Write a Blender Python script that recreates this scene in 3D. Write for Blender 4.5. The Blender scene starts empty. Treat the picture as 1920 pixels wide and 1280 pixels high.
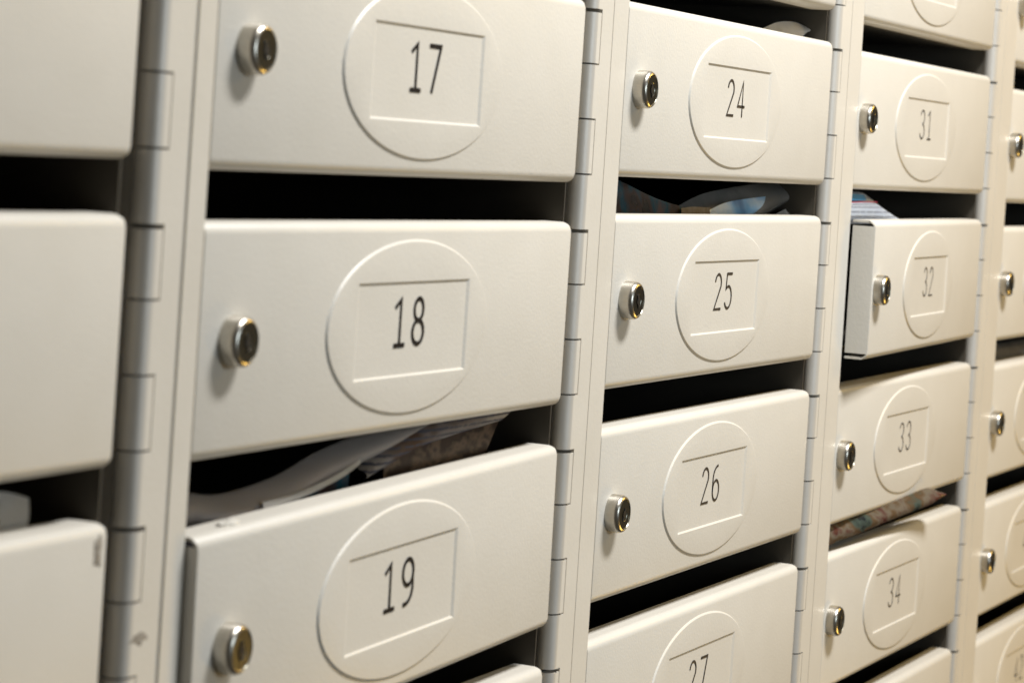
import bpy, bmesh, math, random
from mathutils import Vector, Matrix
random.seed(7)
S = 0.10            # metres per row of mailboxes
Z0 = 1.45           # height of the upper edge of the row that starts with mailbox 17
sc = bpy.context.scene
C = sc.collection

# ------------------------------------------------------------------ camera
cam_d = bpy.data.cameras.new('camera'); cam = bpy.data.objects.new('camera', cam_d); C.objects.link(cam)
cam_d.sensor_width = 36.0; cam_d.lens = 5122.8 * 36 / 1920
cam_d.shift_x = -20.28 / 1920; cam_d.shift_y = -280.12 / 1920
cam_d.clip_start = 0.02; cam_d.clip_end = 50
yaw, pit, rol = 1.158075, -0.0170655, 0.0647978
def cam_axes():
    cy, sy, cp, sp, cr, sr = math.cos(yaw), math.sin(yaw), math.cos(pit), math.sin(pit), math.cos(rol), math.sin(rol)
    f = Vector((sy*cp, cy*cp, sp)); r = Vector((cy, -sy, 0)); u = r.cross(f)
    return (cr*r + sr*u), (-sr*r + cr*u), f
R_, U_, F_ = cam_axes()
cam.matrix_world = Matrix.Translation((-8.17039*S, -4.69853*S, Z0 - 0.687044*S)) @ Matrix(
    ((R_.x, U_.x, -F_.x, 0), (R_.y, U_.y, -F_.y, 0), (R_.z, U_.z, -F_.z, 0), (0, 0, 0, 1)))
cam_d.dof.use_dof = True
cam_d.dof.focus_distance = 1.38
cam_d.dof.aperture_fstop = 18.0
sc.camera = cam

# ------------------------------------------------------------------ world and lamps (an indoor hallway)
w = bpy.data.worlds.new('World'); sc.world = w; w.use_nodes = True
bg = w.node_tree.nodes['Background']
bg.inputs[0].default_value = (0.66, 0.60, 0.50, 1); bg.inputs[1].default_value = 0.10

def area(name, loc, target, sx, sy, power, col, spread=180):
    d = bpy.data.lights.new(name, 'AREA'); d.shape = 'RECTANGLE'; d.size = sx; d.size_y = sy
    d.energy = power; d.color = col; d.spread = math.radians(spread)
    o = bpy.data.objects.new(name, d); C.objects.link(o); o.location = loc
    o.rotation_euler = (Vector(target) - Vector(loc)).to_track_quat('-Z', 'Y').to_euler()
    return o
area('ceiling_lamp', (0.60, -0.62, 2.45), (0.60, 0.0, 1.32), 0.6, 0.16, 31, (1.0, 0.985, 0.965))
area('hallway_lamp', (1.75, -0.85, 1.98), (1.15, 0, 1.15), 0.4, 0.4, 5.2, (1.0, 0.63, 0.14))
area('low_warm_fill', (1.70, -0.95, 0.45), (1.15, 0, 1.1), 0.4, 0.4, 6.0, (1.0, 0.62, 0.14))  # unseen fill added low on the right to warm the lower rows
area('window_light', (0.26, -1.2, 1.50), (0.7, 0, 1.3), 0.5, 0.4, 3.6, (0.80, 0.92, 1.0))

sc.view_settings.view_transform = 'Standard'; sc.view_settings.look = 'None'
sc.view_settings.exposure = 0.0; sc.view_settings.gamma = 1.0
sc.view_settings.use_curve_mapping = False

# ------------------------------------------------------------------ materials
def mat(name, col, rough=0.5, metal=0.0, bump=None, var=None, spec=0.5, coat=0.0):
    m = bpy.data.materials.new(name); m.use_nodes = True; nt = m.node_tree; b = nt.nodes['Principled BSDF']
    b.inputs['Base Color'].default_value = (*col, 1); b.inputs['Roughness'].default_value = rough
    b.inputs['Metallic'].default_value = metal; b.inputs['Specular IOR Level'].default_value = spec
    b.inputs['Coat Weight'].default_value = coat
    tc = nt.nodes.new('ShaderNodeNewGeometry')
    if var:
        scl, amt, col2 = var
        n = nt.nodes.new('ShaderNodeTexNoise'); n.inputs['Scale'].default_value = scl; n.inputs['Detail'].default_value = 5
        nt.links.new(tc.outputs['Position'], n.inputs['Vector'])
        r = nt.nodes.new('ShaderNodeMapRange'); r.inputs[1].default_value = 0.35; r.inputs[2].default_value = 0.75
        r.inputs[3].default_value = 0; r.inputs[4].default_value = amt
        nt.links.new(n.outputs['Fac'], r.inputs[0])
        mx = nt.nodes.new('ShaderNodeMix'); mx.data_type = 'RGBA'
        mx.inputs[6].default_value = (*col, 1); mx.inputs[7].default_value = (*col2, 1)
        nt.links.new(r.outputs[0], mx.inputs[0]); nt.links.new(mx.outputs[2], b.inputs['Base Color'])
    if bump:
        prev = None
        for scl, st, dist in bump:
            n = nt.nodes.new('ShaderNodeTexNoise'); n.inputs['Scale'].default_value = scl; n.inputs['Detail'].default_value = 3
            nt.links.new(tc.outputs['Position'], n.inputs['Vector'])
            bp = nt.nodes.new('ShaderNodeBump'); bp.inputs['Strength'].default_value = st; bp.inputs['Distance'].default_value = dist
            nt.links.new(n.outputs['Fac'], bp.inputs['Height'])
            if prev: nt.links.new(prev.outputs[0], bp.inputs['Normal'])
            prev = bp
        nt.links.new(prev.outputs[0], b.inputs['Normal'])
    return m
PAINT = mat('cream_powder_coat', (0.66, 0.635, 0.575), 0.42, bump=[(650, 0.27, 0.0004), (60, 0.06, 0.002)],
            var=(35, 0.35, (0.60, 0.575, 0.51)), spec=0.45)
STILE = mat('cream_stile_coat', (0.66, 0.63, 0.565), 0.45, bump=[(420, 0.15, 0.0006), (25, 0.08, 0.003)],
            var=(30, 0.4, (0.58, 0.55, 0.48)), spec=0.45)
ZINC = mat('satin_painted_barrel', (0.55, 0.53, 0.485), 0.42, metal=0.12, bump=[(500, 0.1, 0.0004)], var=(40, 0.4, (0.44, 0.43, 0.40)))
INNER = mat('shade_dark_inner', (0.055, 0.048, 0.036), 0.7, var=(20, 0.5, (0.02, 0.02, 0.016)))  # slot shade put into the sheet colour, keeps the interior near black
STEEL = mat('nickel_plated_steel', (0.56, 0.53, 0.47), 0.30, metal=1.0, bump=[(900, 0.08, 0.0003)],
            var=(300, 0.4, (0.36, 0.33, 0.27)))
STEELD = mat('dark_nickel_face', (0.24, 0.23, 0.19), 0.28, metal=1.0, bump=[(700, 0.15, 0.0003)],
             var=(400, 0.5, (0.16, 0.15, 0.12)))  # lock face, a darker nickel tone than the barrel
BLACK = mat('keyhole_black', (0.008, 0.008, 0.008), 0.6)
INK = mat('brown_black_ink', (0.010, 0.008, 0.008), 0.7, spec=0.15, var=(900, 0.5, (0.035, 0.03, 0.026)))
INK2 = mat('faded_brown_ink', (0.035, 0.026, 0.018), 0.7, spec=0.15, var=(900, 0.5, (0.12, 0.10, 0.075)))
RUST = mat('rusty_brown', (0.22, 0.11, 0.04), 0.8, var=(500, 0.7, (0.10, 0.06, 0.03)))
GRIME = mat('grimy_scuff', (0.36, 0.33, 0.28), 0.7, var=(700, 0.9, (0.16, 0.13, 0.10)))
WHITEP = mat('white_paper', (0.75, 0.73, 0.69), 0.6, var=(60, 0.4, (0.5, 0.48, 0.44)))
GREYP = mat('grey_glossy_paper', (0.26, 0.26, 0.25), 0.25, coat=0.6, var=(40, 0.8, (0.42, 0.41, 0.38)))
TANP = mat('tan_card', (0.34, 0.25, 0.15), 0.6, var=(200, 0.7, (0.5, 0.42, 0.32)))

def print_mat(name, base, inks, scale, stretch=(1, 1, 1), rough=0.35, thr=0.5, lines=None):
    """paper with blotches of coloured ink, and optional lines of dark type"""
    m = bpy.data.materials.new(name); m.use_nodes = True; nt = m.node_tree; b = nt.nodes['Principled BSDF']
    b.inputs['Roughness'].default_value = rough
    g = nt.nodes.new('ShaderNodeTexCoord')
    mp = nt.nodes.new('ShaderNodeMapping'); mp.inputs['Scale'].default_value = stretch
    nt.links.new(g.outputs['Object'], mp.inputs[0])
    n = nt.nodes.new('ShaderNodeTexNoise'); n.inputs['Scale'].default_value = scale; n.inputs['Detail'].default_value = 3
    nt.links.new(mp.outputs[0], n.inputs['Vector'])
    cr = nt.nodes.new('ShaderNodeValToRGB'); e = cr.color_ramp.elements
    cols = [base] + inks
    lo, hi = 0.32, 0.68
    e[0].position = lo; e[0].color = (*cols[0], 1); e[1].position = hi; e[1].color = (*cols[-1], 1)
    for i, c in enumerate(cols[1:-1]):
        q = e.new(lo + (hi-lo)*(i+1)/(len(cols)-1)); q.color = (*c, 1)
    nt.links.new(n.outputs['Fac'], cr.inputs[0]); out = cr.outputs[0]
    if lines:
        freq, dark = lines
        wv = nt.nodes.new('ShaderNodeTexWave'); wv.bands_direction = 'Z'; wv.inputs['Scale'].default_value = freq
        wv.inputs['Distortion'].default_value = 0.3; wv.inputs['Detail Scale'].default_value = 8
        nt.links.new(g.outputs['Object'], wv.inputs[0])
        n2 = nt.nodes.new('ShaderNodeTexNoise'); n2.inputs['Scale'].default_value = 420
        nt.links.new(g.outputs['Object'], n2.inputs['Vector'])
        mul = nt.nodes.new('ShaderNodeMath'); mul.operation = 'MULTIPLY'
        nt.links.new(wv.outputs['Fac'], mul.inputs[0]); nt.links.new(n2.outputs['Fac'], mul.inputs[1])
        gt = nt.nodes.new('ShaderNodeMath'); gt.operation = 'GREATER_THAN'; gt.inputs[1].default_value = 0.34
        nt.links.new(mul.outputs[0], gt.inputs[0])
        mx = nt.nodes.new('ShaderNodeMix'); mx.data_type = 'RGBA'; mx.inputs[7].default_value = (*dark, 1)
        nt.links.new(gt.outputs[0], mx.inputs[0]); nt.links.new(out, mx.inputs[6]); out = mx.outputs[2]
    nt.links.new(out, b.inputs['Base Color'])
    return m
NEWS = print_mat('newsprint', (0.60, 0.58, 0.52), [(0.55, 0.50, 0.44), (0.30, 0.28, 0.28), (0.14, 0.08, 0.05)], 18, (1, 1, 2.2), 0.6, lines=(120, (0.12, 0.12, 0.16)))
NEWSP = mat('pale_newsprint', (0.50, 0.47, 0.45), 0.6, var=(25, 0.6, (0.52, 0.45, 0.42)))
MAGAZ = print_mat('magazine_cover', (0.03, 0.035, 0.04), [(0.12, 0.16, 0.13), (0.20, 0.12, 0.06), (0.27, 0.23, 0.17), (0.16, 0.05, 0.04), (0.30, 0.24, 0.10)], 26, (1, 1, 2.5), 0.15)
BLUEP = print_mat('blue_leaflet', (0.75, 0.85, 0.95), [(0.25, 0.55, 0.85), (0.04, 0.20, 0.50)], 30, (1, 1, 1), 0.3)
FLYER = print_mat('white_leaflet', (0.78, 0.82, 0.88), [(0.72, 0.78, 0.86), (0.66, 0.72, 0.82)], 20, (1, 1, 1), 0.3, lines=(110, (0.42, 0.45, 0.52)))
CYAN = mat('cyan_print', (0.02, 0.38, 0.72), 0.3, var=(60, 0.3, (0.1, 0.45, 0.7)))
RED = mat('red_print', (0.45, 0.05, 0.10), 0.3, var=(60, 0.3, (0.5, 0.2, 0.2)))
DARKPR = print_mat('dark_photo_print', (0.10, 0.06, 0.04), [(0.05, 0.03, 0.02), (0.22, 0.15, 0.10), (0.03, 0.02, 0.02)], 60, (1, 1, 2), 0.4)
DARKP = print_mat('dark_leaflet', (0.03, 0.04, 0.05), [(0.10, 0.07, 0.07), (0.02, 0.12, 0.18), (0.16, 0.12, 0.13)], 40, (1, 1, 1), 0.25)

# ------------------------------------------------------------------ helpers
def link_mesh(name, bm, m, parent=None, loc=(0, 0, 0), smooth=True):
    me = bpy.data.meshes.new(name)
    bmesh.ops.scale(bm, vec=(S, S, S), verts=bm.verts)
    bmesh.ops.recalc_face_normals(bm, faces=bm.faces)
    bm.to_mesh(me); bm.free()
    for mm in (m if isinstance(m, (list, tuple)) else [m]): me.materials.append(mm)
    if smooth:
        if smooth is True:
            for p in me.polygons: p.use_smooth = True
        me.set_sharp_from_angle(angle=math.radians(38))
    if smooth == 'own': me.set_sharp_from_angle(angle=math.radians(18))
    o = bpy.data.objects.new(name, me); C.objects.link(o)
    if parent: o.parent = parent
    o.location = Vector(loc) * S
    return o
def tag(o, label, cat, group=None):
    o['label'] = label; o['category'] = cat
    if group: o['group'] = group
def empty(name, x, y, z):
    o = bpy.data.objects.new(name, None); C.objects.link(o); o.empty_display_size = 0.02
    o.location = (x*S, y*S, Z0 + z*S); return o
def box(bm, x0, x1, y0, y1, z0, z1, mi=0):
    v = [bm.verts.new(p) for p in ((x0,y0,z0),(x1,y0,z0),(x1,y1,z0),(x0,y1,z0),(x0,y0,z1),(x1,y0,z1),(x1,y1,z1),(x0,y1,z1))]
    fs = []
    for q in ((0,1,2,3),(7,6,5,4),(0,4,5,1),(1,5,6,2),(2,6,7,3),(3,7,4,0)):
        f = bm.faces.new([v[i] for i in q]); f.material_index = mi; fs.append(f)
    return v, fs

W, WD, H = 3.7, 3.15285, 0.8223
XS = 3.7/3.2            # horizontal features were measured on a 3.2 unit column
XL = {-1: -0.13, 0: -0.0973, 1: -0.0360, 2: 0.0187, 3: 0.1145}
XR = {-1: WD-0.032, 0: WD+0.0082, 1: WD+0.0165, 2: WD+0.0072, 3: WD+0.0072}
DZ = {-1: 0.0255, 0: 0.0, 1: 0.0352, 2: 0.0198, 3: -0.0342}
HX, HY = 2.80*XS, 0.05     # hinge axis
KR = 0.050               # knuckle radius
TOPB = 0.018            # measured slot edge is the back of the rounded top edge

def door_mesh(xl, xr, deep=False):
    """folded sheet door with rounded front edges and returned flanges; origin on the hinge axis"""
    bm = bmesh.new(); D = 0.14
    box(bm, xl, xr, 0, D, -H, 0)
    ed = [e for e in bm.edges if all(abs(v.co.y) < 1e-6 for v in e.verts) and not all(abs(v.co.x-xl) < 1e-6 for v in e.verts)]
    ed += [e for e in bm.edges if all(abs(v.co.x-xr) < 1e-6 for v in e.verts) and all(abs(v.co.z-e.verts[0].co.z) < 1e-6 for v in e.verts)]
    bmesh.ops.bevel(bm, geom=ed, offset=0.042, segments=5, affect='EDGES', profile=0.5)
    # small rounding of the left edge
    ed = [e for e in bm.edges if all(abs(v.co.x-xl) < 1e-5 and v.co.y < 0.04 for v in e.verts)]
    bmesh.ops.bevel(bm, geom=ed, offset=0.010, segments=2, affect='EDGES', profile=0.5)
    bmesh.ops.delete(bm, geom=[f for f in bm.faces if f.calc_center_median().y > D-1e-4], context='FACES')
    if deep:    # open corner where the two flanges of the folded sheet meet
        for z in (-0.034, -H+0.034):
            bmesh.ops.bisect_plane(bm, geom=bm.verts[:]+bm.edges[:]+bm.faces[:], plane_co=(0, 0, z), plane_no=(0, 0, 1))
        for f in [f for f in bm.faces if abs(f.calc_center_median().x-xl) < 1e-4 and abs(f.normal.x) > 0.5 and
                  (f.calc_center_median().z > -0.034 or f.calc_center_median().z < -H+0.034)]:
            bm.faces.remove(f)
    bmesh.ops.recalc_face_normals(bm, faces=bm.faces)
    bmesh.ops.solidify(bm, geom=bm.faces[:], thickness=0.014)
    bmesh.ops.translate(bm, vec=(-HX, -HY, 0), verts=bm.verts)
    return bm

EC = (1.543, -0.4124); ERX, ERZ = 0.723, 0.3465
def plate_mesh():
    """oval raised boss with a sunken rectangular name field"""
    bm = bmesh.new(); N = 144
    rx0, rx1, rz0, rz1 = 0.915*XS-EC[0], 1.780*XS-EC[0], -0.606-EC[1], -0.232-EC[1]
    def ell(a, b, y):
        out = []
        for t in T:     # by polar angle, so that it pairs with the rectangle
            k = 1/math.hypot(math.cos(t)/a, math.sin(t)/b)
            out.append(bm.verts.new((EC[0]+k*math.cos(t), y, EC[1]+k*math.sin(t))))
        return out
    corners = [math.atan2(z, x) % (2*math.pi) for x, z in ((rx1, rz1), (rx0, rz1), (rx0, rz0), (rx1, rz0))]
    T = sorted([2*math.pi*i/N for i in range(N)] + corners)
    def rect(g, y):
        out = []
        for t in T:
            c, s = math.cos(t), math.sin(t); k = 1e9
            if c > 1e-9: k = min(k, rx1/c)
            if c < -1e-9: k = min(k, rx0/c)
            if s > 1e-9: k = min(k, rz1/s)
            if s < -1e-9: k = min(k, rz0/s)
            x, z = k*c, k*s
            x = x - math.copysign(g*2.0, x) if min(abs(x-rx0), abs(x-rx1)) < 1e-6 else x*(1-g*2.0/rx1)
            z = z - math.copysign(g, z) if min(abs(z-rz0), abs(z-rz1)) < 1e-6 else z*(1-g/rz1)
            out.append(bm.verts.new((EC[0]+x, y, EC[1]+z)))
        return out
    h = -0.008
    loops = [ell(ERX, ERZ, 0.001), ell(ERX-0.005, ERZ-0.005, h*0.5), ell(ERX-0.010, ERZ-0.010, h*0.92), ell(ERX-0.014, ERZ-0.014, h), rect(0, h), rect(0.0085, -0.0012)]
    for a, b in zip(loops, loops[1:]):
        for i in range(len(T)):
            j = (i+1) % len(T); f = bm.faces.new((a[i], a[j], b[j], b[i])); f.smooth = (b is not loops[4] and b is not loops[5])
    bm.faces.new(loops[-1])
    bmesh.ops.translate(bm, vec=(-HX, -HY, 0), verts=bm.verts)
    return bm

# ---- digits: single-stroke figures, unit box 0..1 high, 0..0.56 wide
def arc(cx, cz, rx, rz, a0, a1, n=14):
    return [(cx+rx*math.cos(math.radians(a0+(a1-a0)*i/n)), cz+rz*math.sin(math.radians(a0+(a1-a0)*i/n))) for i in range(n+1)]
DIG = {
 '0': [arc(.28, .5, .27, .5, 90, 450, 28)],
 '1': [[(.06, .84), (.30, 1.0), (.30, 0.0)], [(.06, 0.0), (.52, 0.0)]],
 '2': [arc(.28, .74, .25, .26, 165, -20, 14) + [(.02, .0), (.56, .0)]],
 '3': [arc(.26, .76, .25, .24, 160, -90, 14) + arc(.26, .26, .28, .26, 90, -160, 14)],
 '4': [[(.40, 0), (.40, 1.0), (.0, .28), (.58, .28)]],
 '5': [[(.52, 1.0), (.10, 1.0), (.05, .56)] + arc(.25, .32, .29, .32, 125, -150, 16)],
 '6': [arc(.42, .62, .40, .38, 95, 180, 8) + arc(.28, .29, .265, .29, 180, 540, 24)],
 '7': [[(.02, 1.0), (.56, 1.0), (.20, 0.0)]],
 '8': [arc(.28, .76, .22, .24, -90, 270, 24), arc(.28, .26, .27, .26, -90, 270, 24)],
 '9': [arc(.28, .71, .265, .29, 0, 360, 24) + arc(.14, .38, .40, .38, 0, -95, 8)],
}
def stroke(bm, pts, t, y0, y1):
    closed = (Vector(pts[0])-Vector(pts[-1])).length < 1e-6
    if closed: pts = pts[:-1]
    n = len(pts); L = []; Rr = []
    for i, p in enumerate(pts):
        p = Vector(p)
        a = Vector(pts[i-1]) if (i or closed) else p; b = Vector(pts[(i+1) % n]) if (i < n-1 or closed) else p
        d1 = (p-a).normalized() if (p-a).length > 1e-9 else None
        d2 = (b-p).normalized() if (b-p).length > 1e-9 else None
        if d1 is None: d1 = d2
        if d2 is None: d2 = d1
        m_ = (d1+d2); m_ = m_.normalized() if m_.length > 1e-4 else d1
        nrm = Vector((-m_.y, m_.x)); k = max(0.55, abs(nrm.dot(Vector((-d1.y, d1.x)))))
        o = nrm*t/2/k
        e = Vector((0, 0))
        if not closed and i == 0: e = -d2*t*0.35
        if not closed and i == n-1: e = d1*t*0.35
        L.append(p+o+e); Rr.append(p-o+e)
    for y in (y0,):
        vl = [bm.verts.new((q.x, y, q.y)) for q in L]; vr = [bm.verts.new((q.x, y, q.y)) for q in Rr]
        for i in range(n if closed else n-1):
            j = (i+1) % n; bm.faces.new((vl[i], vl[j], vr[j], vr[i]))
def number_mesh(txt, t):
    bm = bmesh.new(); hgt = 0.180; adv = 0.143
    adv *= XS; x = 1.322*XS - (len(txt)*adv-0.052)/2; z = -0.482
    for ch in txt:
        for q, s in enumerate(DIG[ch]):
            stroke(bm, [(x+a*hgt*1.0, z+b*hgt) for a, b in s], t, -0.0035-0.0004*q, 0)
        x += adv
    bmesh.ops.translate(bm, vec=(-HX, -HY, 0), verts=bm.verts)
    return bm

LR = 0.090
def lock_mesh(cx, cz):
    bm = bmesh.new(); N = 40
    prof = [(LR*1.0, 0.002), (LR*1.0, -0.046), (LR*.98, -0.055), (LR*.93, -0.063), (LR*.86, -0.068), (LR*.80, -0.0695), (LR*.78, -0.0665), (LR*.40, -0.0665), (LR*.38, -0.0650), (LR*.30, -0.0650)]
    rings = []
    for r, y in prof:
        rings.append([bm.verts.new((cx+r*math.cos(2*math.pi*i/N), y, cz+r*math.sin(2*math.pi*i/N))) for i in range(N)])
    for k, (a, b) in enumerate(zip(rings, rings[1:])):
        for i in range(N):
            j = (i+1) % N; f = bm.faces.new((a[i], a[j], b[j], b[i])); f.material_index = 1 if k >= 5 else 0
    f = bm.faces.new(rings[-1]); f.material_index = 1
    bmesh.ops.translate(bm, vec=(-HX, -HY, 0), verts=bm.verts)
    return bm
def keyhole_mesh(cx, cz, ang):
    bm = bmesh.new()
    v, _ = box(bm, -0.009, 0.009, -0.0690, -0.0650, -0.036, 0.030)
    vs = [bm.verts.new((0.019*math.cos(t*math.pi/8), -0.0685, 0.019*math.sin(t*math.pi/8))) for t in range(16)]
    bm.faces.new(vs)
    bmesh.ops.rotate(bm, cent=(0, 0, 0), matrix=Matrix.Rotation(ang, 3, 'Y'), verts=bm.verts)
    bmesh.ops.translate(bm, vec=(cx-HX, -HY, cz), verts=bm.verts)
    return bm

KDX = 0.046
def knuckle_mesh(z0, z1, right, gap_r):
    """rolled sheet: a tube joined to a flat tab that lies flush with the stile"""
    bm = bmesh.new(); N = 20; rows = []
    x1 = right - gap_r
    for z in (z0, z1):
        e = 0
        row = [bm.verts.new((x1, e, z)), bm.verts.new((HX+KDX+0.02, e, z))]
        for i in range(N+1):
            a = math.radians(90 + 290*i/N)   # from the crest round to the left and behind
            r = KR-e
            row.append(bm.verts.new((HX+KDX+r*math.cos(a), KR-r*math.sin(a), z)))
        rows.append(row)
    for a, b in zip(rows, rows[1:]):
        for i in range(len(a)-1): bm.faces.new((a[i], a[i+1], b[i+1], b[i]))
    # closed ends
    for row in (rows[0], rows[-1]):
        bm.faces.new([bm.verts.new(v.co) for v in row[2:]])
        a, b = row[0], row[1]
        bm.faces.new([bm.verts.new(p) for p in (a.co, b.co, b.co+Vector((0, .012, 0)), a.co+Vector((0, .012, 0)))])
    bm.faces.new([bm.verts.new(p) for p in ((x1, 0, z0), (x1, 0, z1), (x1, 0.012, z1), (x1, 0.012, z0))])
    bmesh.ops.recalc_face_normals(bm, faces=bm.faces)
    for f in bm.faces:
        if f.calc_center_median().x < HX+KDX-0.004: f.material_index = 1
    return bm

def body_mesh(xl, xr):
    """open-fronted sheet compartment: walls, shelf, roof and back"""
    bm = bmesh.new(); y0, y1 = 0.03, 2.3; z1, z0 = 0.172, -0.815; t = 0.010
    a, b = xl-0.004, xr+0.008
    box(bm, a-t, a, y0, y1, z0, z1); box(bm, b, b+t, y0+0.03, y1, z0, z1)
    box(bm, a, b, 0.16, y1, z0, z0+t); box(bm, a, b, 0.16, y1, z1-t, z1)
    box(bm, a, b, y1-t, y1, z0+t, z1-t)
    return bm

# ------------------------------------------------------------------ structure: the wall behind the mailboxes
bm = bmesh.new(); box(bm, -8, 16, 2.42, 2.8, -13, 8)
wall = link_mesh('wall', bm, mat('plain_wall', (0.35, 0.32, 0.27), 0.8, var=(4, 0.4, (0.3, 0.27, 0.22))), loc=(0, 0, 0)); wall.location.z = Z0
tag(wall, 'plain wall that the mailbox bank is fixed to, behind the boxes', 'wall')

# ------------------------------------------------------------------ posts between the columns
ZT, ZB = 1.25, -4.95
post_lab = {-1: 'cream metal frame post at the far left end of the mailbox bank',
            0: 'cream metal frame post left of mailbox 18, with a brownish seam down its middle',
            1: 'cream metal frame post between mailbox 18 and mailbox 25',
            2: 'cream metal frame post between mailbox 25 and mailbox 32',
            3: 'pale metal frame post between mailbox 32 and the rightmost column of mailboxes',
            4: 'cream metal frame post at the right end of the rightmost mailbox column'}
POSTS = {}
for k in range(-1, 5):
    bx = k*W; root = empty('frame_post', bx, 0, ZB)
    tag(root, post_lab[k], 'frame post', 'metal posts between the mailbox columns')
    POSTS[k] = root
    def stile(x0, x1, nm, lab=None, edge_l=0.006, edge_r=0.006):
        bm = bmesh.new(); box(bm, x0, x1, 0.0, 0.30, 0, ZT-ZB)
        ed = [e for e in bm.edges if all(abs(v.co.y) < 1e-6 for v in e.verts) and abs(e.verts[0].co.x-e.verts[1].co.x) < 1e-6]
        bmesh.ops.bevel(bm, geom=ed, offset=0.005, segments=2, affect='EDGES')
        return link_mesh(nm, bm, STILE, root)
    if k > -1:
        bm = bmesh.new(); x0, x1 = 2.88*XS-W, 2.988*XS-W
        box(bm, x0, x1, 0.0, 0.30, 0, ZT-ZB)
        ed = [e for e in bm.edges if all(abs(v.co.y) < 1e-6 and abs(v.co.x-x1) < 1e-6 for v in e.verts)]
        bmesh.ops.bevel(bm, geom=ed, offset=0.005, segments=2, affect='EDGES')
        link_mesh('stile', bm, STILE, root)
    if -1 < k < 4:
        bm = bmesh.new(); box(bm, 2.988*XS-W-0.002, 2.999*XS-W+0.002, (0.007 if k == 0 else 0.0012), 0.28, 0, ZT-ZB)
        link_mesh('seam_strip', bm, STILE, root)
    if k < 4:
        stile(2.999*XS-W, XL[k]-0.006, 'stile')

# ------------------------------------------------------------------ mailboxes
names = {-1: {-1: None, 0: None, 1: None, 2: None, 3: None}}
NUM = {(0, j): str(17+j) for j in range(-1, 5)}
NUM.update({(1, j): str(24+j) for j in range(-1, 5)})
NUM.update({(2, j): str(31+j) for j in range(-1, 5)})
NUM.update({(3, j): str(38+j) for j in range(-1, 5)})
NUM.update({(-1, j): str(10+j) for j in range(-1, 5)})
LAB = {
 (-1,-1): 'cream metal mailbox directly above the blurred one in the top left corner',
 (-1,0): 'blurred plain cream mailbox door in the top left corner, left of mailbox 17',
 (-1,1): 'blurred cream mailbox at the left edge, left of mailbox 18',
 (-1,2): 'blurred cream mailbox in the bottom left corner with a chipped grimy door corner',
 (-1,3): 'cream metal mailbox directly under the grimy one at bottom left',
 (-1,4): 'lowest cream metal mailbox of the leftmost column',
 (0,-1): 'cream metal mailbox 16, above mailbox 17, hardly in view',
 (0,0): 'cream metal mailbox numbered 17 with a large lock at its left',
 (0,1): 'cream metal mailbox numbered 18, closed, with an empty dark slot above it',
 (0,2): 'cream metal mailbox numbered 19, door ajar and tilted under curled newspapers',
 (0,3): 'cream metal mailbox just below mailbox 19, only its upper right corner in view',
 (0,4): 'cream metal mailbox second below mailbox 19',
 (1,-1): 'cream metal mailbox above mailbox 24, only a sliver of its door in view',
 (1,0): 'cream metal mailbox numbered 24 with a white paper corner in its slot',
 (1,1): 'cream metal mailbox numbered 25 with leaflets lying in its slot',
 (1,2): 'cream metal mailbox numbered 26, closed, with an empty slot',
 (1,3): 'cream metal mailbox numbered 27, cut off by the bottom of the picture',
 (1,4): 'cream metal mailbox directly below mailbox 27',
 (2,-1): 'yellowish cream mailbox above mailbox 31, cut off by the top of the picture',
 (2,0): 'yellowish cream metal mailbox numbered 31 under a wide black slot',
 (2,1): 'yellowish cream mailbox numbered 32 standing ajar with its grey side flange showing',
 (2,2): 'yellowish cream metal mailbox numbered 33, shaded by the ajar door above it',
 (2,3): 'yellowish cream metal mailbox numbered 34 with a magazine sticking out of its slot',
 (2,4): 'yellowish cream metal mailbox below mailbox 34, only its upper edge in view',
 (3,-1): 'mailbox cut off in the top right corner of the picture, topmost in its column',
 (3,0): 'mailbox to the right of mailbox 31 in the rightmost column',
 (3,1): 'mailbox to the right of mailbox 32 in the rightmost column, with an empty black slot',
 (3,2): 'mailbox to the right of mailbox 33, with greyish papers in its slot',
 (3,3): 'mailbox to the right of mailbox 34, with part of its oval showing',
 (3,4): 'mailbox at the bottom right corner, lowest of the rightmost column',
}
LOCKX = {-1: 0.12, 0: 0.125, 1: 0.145, 2: 0.13, 3: 0.175}
plate_me = None; cache = {}
def child(name, key, maker, m, parent, loc=(0, 0, 0), smooth=True):
    """first time builds the mesh, afterwards copies the object that shares it"""
    if key in cache:
        o = cache[key].copy(); C.objects.link(o); o.parent = parent; o.location = Vector(loc)*S; return o
    o = link_mesh(name, maker(), m, parent, loc, smooth); cache[key] = o; return o
DOORS = {}
TURN = {(0, 2): (0.8, 1.25), (2, 1): (2.75, 0.0), (0, 1): (0.0, 0.0), (1, 2): (0, .1), (1, 3): (0, 0.1), (0, 3): (0.1, 0.2), (2, 2): (0, .1)}
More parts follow.
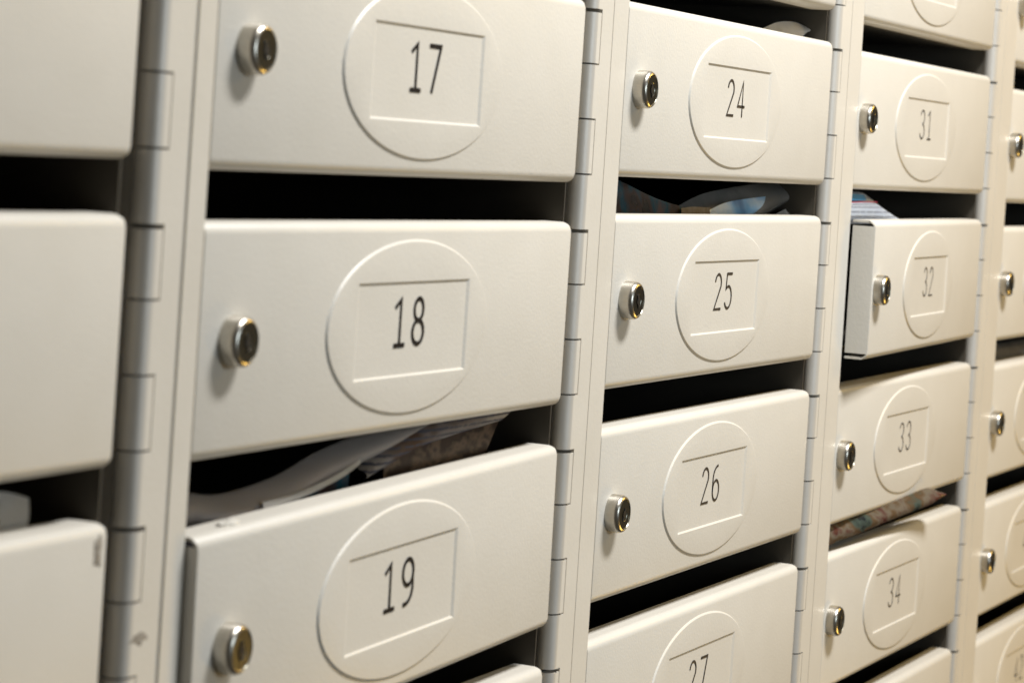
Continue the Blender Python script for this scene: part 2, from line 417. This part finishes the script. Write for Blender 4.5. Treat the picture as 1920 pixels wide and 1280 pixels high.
for k in range(-1, 4):
    for j in range(-1, 5):
        root = empty('mailbox', k*W, 0, DZ[k]-j)
        tag(root, LAB[(k, j)], 'mailbox', 'numbered mailboxes in the wall bank')
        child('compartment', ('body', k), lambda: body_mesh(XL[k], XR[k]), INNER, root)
        sp, sag = TURN.get((k, j), (0, 0))
        deep = sp > 0.5
        door = child('door', ('door', k, deep), lambda: door_mesh(XL[k], XR[k], deep), PAINT, root, (HX, HY, -TOPB))
        door.rotation_euler = (0, math.radians(-sag), math.radians(sp))
        child('label_plate', ('plate',), plate_mesh, PAINT, door, smooth='own')
        link_mesh('number', number_mesh(NUM[(k, j)], 0.0185 if k < 1 else 0.0135 if k == 1 else 0.0100), INK if k < 1 else INK2, door, smooth=False)
        DOORS[(k, j)] = door
        lk = child('lock', ('lock', k), lambda: lock_mesh(LOCKX[k], -0.405), [STEEL, STEELD], door)
        lk.location = (random.uniform(-.004, .004)*S, 0, random.uniform(-.01, .01)*S)
        ang = random.uniform(-0.5, 0.5)
        kh = link_mesh('keyhole', keyhole_mesh(LOCKX[k], -0.405, ang), BLACK, door, smooth=False)
        kh.location = lk.location
        # hinge: four knuckles of one pitch, two held by the door, two by the stile
        z = -0.05
        for q in range(4):
            z1 = z - 0.25*q - (0.017 if q == 0 else 0.004); z0 = z - 0.25*(q+1) + (0.0 if q == 3 else 0.0035)
            if q % 2 == 0: child('hinge_knuckle', ('kd', q), lambda: knuckle_mesh(z0, z1, 2.88*XS, 0.006), [STILE, ZINC], root)
            else: child('hinge_knuckle', ('kf', q), lambda: knuckle_mesh(z0, z1, 2.88*XS, 0.0), [STILE, ZINC], root)

# small marks: a paint drip on door 19, the grimy chipped corner at bottom left, rust on the post
def blob(name, parent, loc, sx, sy, sz, m, seed):
    bm = bmesh.new(); bmesh.ops.create_icosphere(bm, subdivisions=3, radius=1)
    rnd = random.Random(seed); ph = [rnd.uniform(0, 6) for _ in range(4)]
    for v in bm.verts:
        k = 1 + 0.22*math.sin(5*v.co.x+ph[0])+0.2*math.sin(7*v.co.z+ph[1])+0.12*math.sin(11*v.co.x+9*v.co.z+ph[2])
        v.co = Vector((v.co.x*sx*k, v.co.y*sy, v.co.z*sz*k))
    return link_mesh(name, bm, m, parent, loc)
blob('paint_drip', DOORS[(0, 2)], (0.235-HX, 0.07-HY, 0.004), 0.06, 0.03, 0.014, PAINT, 1)
blob('chipped_paint', DOORS[(-1, 2)], (XR[-1]-0.075-HX, 0.0-HY, -0.085), 0.022, 0.003, 0.055, GRIME, 2)
blob('rust_stain', POSTS[0], (2.885*XS-W, 0.0, ZT*0-ZB-2.40), 0.05, 0.002, 0.02, GRIME, 3)

# ------------------------------------------------------------------ mail in the slots
def sheet(bm, top, bot, y_top, y_bot, mi=0, n=40, bulge=0.0, thick=0.008, rows=6, yl=None):
    """curved sheet between an upper and a lower edge curve (x,z lists)"""
    def samp(pts, t):
        # Catmull-Rom
        m_ = len(pts)-1; u = min(t*m_, m_-1e-6); i = int(u); f = u-i
        P = [Vector((pts[max(0, min(m_, i+d))][0]*XS, pts[max(0, min(m_, i+d))][1])) for d in (-1, 0, 1, 2)]
        return 0.5*((2*P[1]) + (-P[0]+P[2])*f + (2*P[0]-5*P[1]+4*P[2]-P[3])*f*f + (-P[0]+3*P[1]-3*P[2]+P[3])*f**3)
    g = []
    for i in range(n+1):
        t = i/n; a = samp(top, t); b = samp(bot, t); col = []
        ya = y_top[0]+(y_top[1]-y_top[0])*t; yb = y_bot[0]+(y_bot[1]-y_bot[0])*t
        for r in range(rows+1):
            s = r/rows; p = a.lerp(b, s)
            col.append(bm.verts.new((p.x, ya+(yb-ya)*s - bulge*math.sin(math.pi*s), p.y)))
        g.append(col)
    fs = []
    for i in range(n):
        for r in range(rows):
            f = bm.faces.new((g[i][r], g[i+1][r], g[i+1][r+1], g[i][r+1])); f.material_index = mi; fs.append(f)
    ret = bmesh.ops.solidify(bm, geom=fs, thickness=thick)
def mail(name, k, parts, m, label, cat, group=None, parent=None):
    bm = bmesh.new()
    for p in parts: sheet(bm, **p)
    o = link_mesh(name, bm, m, parent, (0, 0, 0))
    if parent is None:
        o.location = (k*W*S, 0, Z0); tag(o, label, cat, group)
    return o
MG = 'papers left in the mailbox slots'
# curled newspaper above door 19
nw = mail('newspaper', 0, [
    dict(top=[(-.20,-1.962),(.12,-1.975),(.42,-2.025),(.80,-2.000),(1.12,-1.930),(1.58,-1.868),(1.9,-1.82)],
         bot=[(-.20,-2.10),(.12,-2.12),(.42,-2.15),(.80,-2.12),(1.12,-2.04),(1.55,-1.965),(1.85,-1.92)],
         y_top=(.22,.26), y_bot=(.19,.20), bulge=0.055, rows=10),
    dict(top=[(.60,-2.062),(.85,-2.050),(1.10,-2.012),(1.28,-1.965)],
         bot=[(.60,-2.085),(.85,-2.070),(1.10,-2.030),(1.26,-1.985)],
         y_top=(.15,.15), y_bot=(.14,.14), mi=1, thick=.004),
    dict(top=[(-.10,-2.11),(.5,-2.14),(.85,-2.11),(1.15,-2.05),(1.3,-2.0)],
         bot=[(-.10,-2.4),(.5,-2.4),(.85,-2.4),(1.1,-2.4),(1.25,-2.38)],
         y_top=(.20,.21), y_bot=(.18,.18), mi=2)],
    [NEWSP, WHITEP, DARKP], 'pale newspaper curling up from the left in the slot above mailbox 19', 'newspaper', MG)
mail('newspaper', 0, [
    dict(top=[(1.38,-2.02),(1.52,-1.94),(1.72,-1.875),(2.10,-1.825),(2.45,-1.80),(2.60,-1.80)],
         bot=[(1.34,-2.06),(1.55,-2.01),(1.75,-1.965),(2.05,-1.935),(2.32,-1.915),(2.46,-1.905)],
         y_top=(.22,.18), y_bot=(.17,.16), bulge=0.03, rows=8),
    dict(top=[(1.50,-2.02),(1.75,-1.968),(2.05,-1.938),(2.32,-1.918),(2.45,-1.908)],
         bot=[(1.50,-2.35),(1.75,-2.35),(2.0,-2.32),(2.1,-2.3),(2.15,-2.28)],
         y_top=(.172,.165), y_bot=(.17,.16), mi=1)],
    [NEWS, DARKPR], 'printed newspaper sheet right of the pale curl in the slot above mailbox 19', 'newspaper', MG)
# papers above door 25
mail('brochure', 1, [
    dict(top=[(1.45,-.955),(1.75,-.885),(2.2,-.838),(2.6,-.812),(2.85,-.822),(3.02,-.850)],
         bot=[(1.45,-1.25),(1.75,-1.2),(2.2,-1.12),(2.5,-1.0),(2.75,-.93),(2.98,-.872)],
         y_top=(.34,.26), y_bot=(.28,.24), bulge=0.05)],
    [GREYP], 'dark grey glossy brochure arching to the right in the slot above mailbox 25', 'brochure', MG)
mail('brochure', 1, [
    dict(top=[(.3,-.80),(.55,-.835),(.9,-.905),(1.2,-.945),(1.5,-.965)],
         bot=[(.3,-1.25),(.6,-1.25),(.9,-1.25),(1.2,-1.25),(1.5,-1.25)],
         y_top=(.26,.22), y_bot=(.20,.20), bulge=0.02)],
    [DARKP], 'dark leaflet sloping down from the left in the slot above mailbox 25', 'brochure', MG)
mail('card', 1, [
    dict(top=[(1.18,-.958),(1.35,-.950),(1.56,-.955)], bot=[(1.18,-1.2),(1.35,-1.2),(1.56,-1.2)],
         y_top=(.20,.20), y_bot=(.18,.18))],
    [TANP], 'small tan card edge between the dark and blue papers above mailbox 25', 'card', MG)
mail('leaflet', 1, [
    dict(top=[(1.55,-.965),(1.75,-.925),(2.0,-.902),(2.29,-.885)], bot=[(1.5,-1.15),(1.7,-1.12),(1.9,-1.07),(2.12,-.985)],
         y_top=(.20,.18), y_bot=(.18,.18), bulge=0.02)],
    [BLUEP], 'light blue leaflet in the middle of the slot above mailbox 25', 'leaflet', MG)
mail('leaflet', 1, [
    dict(top=[(2.62,-.985),(2.8,-.945),(3.0,-.905)], bot=[(2.62,-1.02),(2.82,-.975),(3.0,-.915)],
         y_top=(.24,.22), y_bot=(.20,.20))],
    [WHITEP], 'thin white paper tip at the right end of the slot above mailbox 25', 'leaflet', MG)
# white corner above door 24
mail('envelope', 1, [
    dict(top=[(2.15,.035),(2.36,.092),(2.58,.112),(2.78,.094)], bot=[(2.15,-.2),(2.4,-.1),(2.6,.0),(2.70,.062)],
         y_top=(.22,.18), y_bot=(.18,.16), bulge=0.02)],
    [WHITEP], 'white paper corner poking up in the slot above mailbox 24', 'envelope', MG)
# leaflet above door 32
mail('leaflet', 2, [
    dict(top=[(.06,-.845),(.36,-.838),(.58,-.848),(.84,-.915),(1.10,-.992)], bot=[(.06,-1.03),(.36,-1.03),(.58,-1.03),(.85,-1.03),(1.13,-1.03)],
         y_top=(.13,.12), y_bot=(.05,.06), bulge=0.05, rows=10),
    dict(top=[(.10,-.853),(.30,-.850),(.44,-.855)], bot=[(.10,-.890),(.30,-.885),(.42,-.885)], y_top=(.076,.076), y_bot=(.052,.052), mi=1, thick=.003),
    dict(top=[(.10,-.898),(.34,-.893),(.60,-.892)], bot=[(.10,-.904),(.34,-.899),(.60,-.898)], y_top=(.045,.045), y_bot=(.042,.042), mi=2, thick=.003)],
    [FLYER, CYAN, RED], 'white leaflet with small print and a blue corner in the slot above mailbox 32', 'leaflet', MG)
# magazine above door 34
mail('magazine', 2, [
    dict(top=[(-.02,-2.822),(.4,-2.812),(.9,-2.806),(1.4,-2.79),(1.74,-2.765),(1.84,-2.795)],
         bot=[(-.02,-2.955),(.4,-2.935),(.9,-2.905),(1.35,-2.880),(1.66,-2.855),(1.81,-2.812)],
         y_top=(.12,-.08), y_bot=(.05,-.14), bulge=0.035, thick=0.02, rows=10)],
    [MAGAZ], 'rolled glossy magazine sticking out between mailbox 33 and mailbox 34', 'magazine', MG)
# paper at the left edge above the grimy box
mail('leaflet', -1, [
    dict(top=[(1.9,-1.875),(2.15,-1.872),(2.38,-1.880),(2.51,-1.912)], bot=[(1.9,-2.3),(2.15,-2.3),(2.35,-2.25),(2.40,-2.1)],
         y_top=(.22,.18), y_bot=(.18,.16), bulge=0.03)],
    [WHITEP], 'blurred pale paper at the left edge in the slot above the grimy mailbox', 'leaflet', MG)
# papers in the rightmost column
mail('leaflet', 3, [
    dict(top=[(.3,-1.985),(.9,-1.965),(1.5,-1.972),(2.2,-1.97)], bot=[(.3,-2.3),(.9,-2.3),(1.5,-2.3),(2.2,-2.3)],
         y_top=(.30,.30), y_bot=(.20,.20), bulge=0.03)],
    [GREYP], 'greyish papers in the slot of the rightmost column, right of mailbox 33', 'leaflet', MG)
